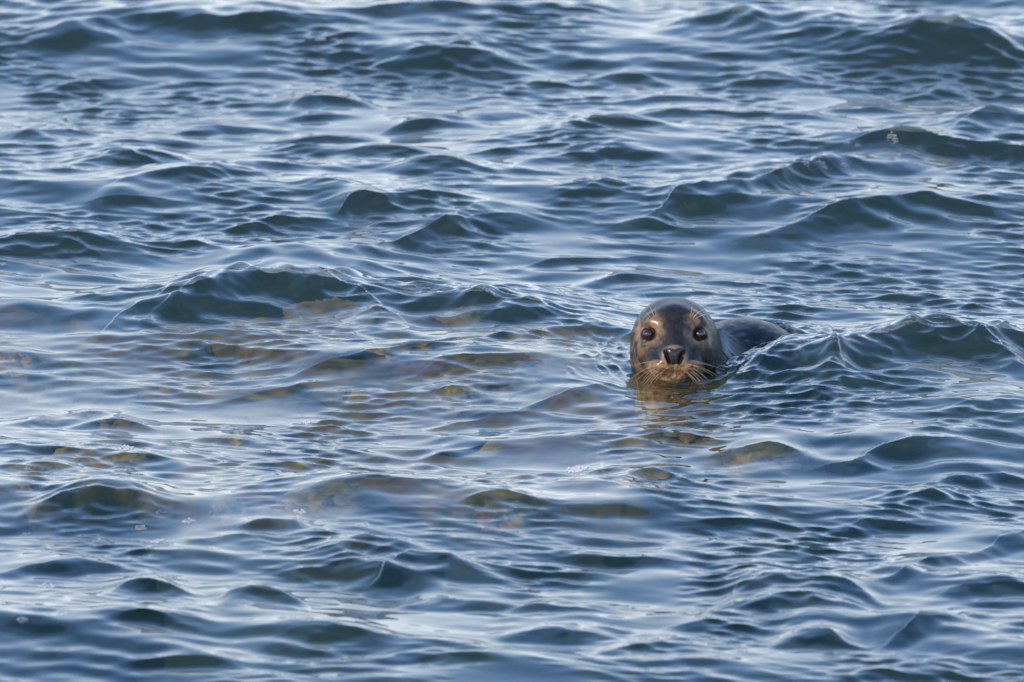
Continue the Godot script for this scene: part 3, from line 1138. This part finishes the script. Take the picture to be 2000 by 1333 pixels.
func make_weeds() -> void:
	var m := StandardMaterial3D.new()
	m.resource_name = "seaweed"
	m.albedo_color = Color(0.025, 0.018, 0.010).linear_to_srgb()
	m.roughness = 0.3
	for w in WEEDS:
		var c := afloat(w[0], w[1])
		var v := PackedVector3Array()
		var nr := PackedVector3Array()
		var idx := PackedInt32Array()
		var n := 14
		for k in n + 1:
			var t := float(k) / n - 0.5
			var half := 0.0055 * (1.0 - 3.6 * t * t) * (1.0 + 0.4 * sin(k * 1.9))
			var x: float = c.x + t * w[2] * cos(w[3])
			var z: float = c.z + t * w[2] * sin(w[3]) + 0.004 * sin(k * 0.8)
			var y := on_sea(x, z).y
			for e in [Vector3(0, -0.002, -half * 1.6), Vector3(0, 0.004, 0), Vector3(0, -0.002, half * 1.6)]:
				v.append(Vector3(x, y, z) + e - c)
				nr.append(Vector3(0, 1, signf(e.z) * 0.8).normalized())
			if k:
				var o := (k - 1) * 3
				idx.append_array(PackedInt32Array([o, o + 3, o + 1, o + 1, o + 3, o + 4, o + 1, o + 4, o + 2, o + 2, o + 4, o + 5]))
		var s := obj("seaweed_scrap", array_mesh(v, nr, idx), m)
		s.position = c
		tag(s, w[4], "seaweed", "seaweed scraps adrift near the top")

# ---------------------------------------------------------------- clear evening air, pale low down and deep blue overhead
func sky_picture() -> Image:
	var stops := [[0.0, Color(0.84, 0.90, 0.97)], [8.0, Color(0.72, 0.84, 0.98)], [16.0, Color(0.54, 0.73, 1.02)], [26.0, Color(0.31, 0.54, 0.98)], [40.0, Color(0.145, 0.315, 0.70)], [60.0, Color(0.05, 0.135, 0.32)], [90.0, Color(0.035, 0.10, 0.24)]]
	var n := noise(88, 1.6, 4)
	var im := Image.create(512, 256, false, Image.FORMAT_RGBF)
	for y in 256:
		var e := 90.0 - (y + 0.5) * 180.0 / 256.0
		var c := Color(0.10, 0.16, 0.20)
		for k in stops.size() - 1:
			if e >= stops[k][0]:
				var t := clampf((e - stops[k][0]) / (stops[k + 1][0] - stops[k][0]), 0.0, 1.0)
				c = (stops[k][1] as Color).lerp(stops[k + 1][1], t)
		for x in 512:
			var a := TAU * x / 512.0
			var r := deg_to_rad(e)
			var veil := 0.0
			if e > 0.0:
				veil = 0.16 * smoothstep(0.0, 0.5, n.get_noise_3d(cos(a) * cos(r), sin(r) * 4.0, sin(a) * cos(r)))
			im.set_pixel(x, y, c.lerp(Color(0.80, 0.86, 0.94), veil))
	return im

# ---------------------------------------------------------------- everything
func _ready() -> void:
	var cam := Camera3D.new()
	cam.name = "camera"
	var lens := CameraAttributesPhysical.new()
	lens.frustum_focal_length = 600.0
	lens.frustum_focus_distance = 37.68
	lens.frustum_near = 0.5
	lens.frustum_far = 9000.0
	lens.exposure_aperture = 6.3
	cam.fov = 2.29167
	cam.near = 0.5
	cam.far = 9000.0
	cam.attributes = lens
	add_child(cam)
	cam.look_at_from_position(Vector3(0, 8.548, 37.026), Vector3.ZERO)
	cam.current = true

	var env := Environment.new()
	env.background_mode = Environment.BG_SKY
	var sky := PanoramaSkyMaterial.new()
	sky.panorama = ImageTexture.create_from_image(sky_picture())
	sky.energy_multiplier = 1.22
	env.sky = Sky.new()
	env.sky.sky_material = sky
	env.tonemap_mode = Environment.TONE_MAPPER_LINEAR
	env.tonemap_exposure = 1.65
	env.sdfgi_enabled = true
	env.ssao_enabled = true
	env.ssil_enabled = true
	var we := WorldEnvironment.new()
	we.name = "world"
	we.environment = env
	add_child(we)

	var sun := DirectionalLight3D.new()
	sun.name = "sun"
	sun.light_energy = 1.1
	sun.light_color = Color(1.0, 0.89, 0.74)
	sun.light_angular_distance = 0.5
	sun.shadow_enabled = true
	add_child(sun)
	sun.look_at_from_position(Vector3.ZERO, -Vector3(-0.72, 0.42, 0.60))

	make_sea()
	make_floor()
	make_seal()
	make_rocks()
	make_foam()
	make_weeds()
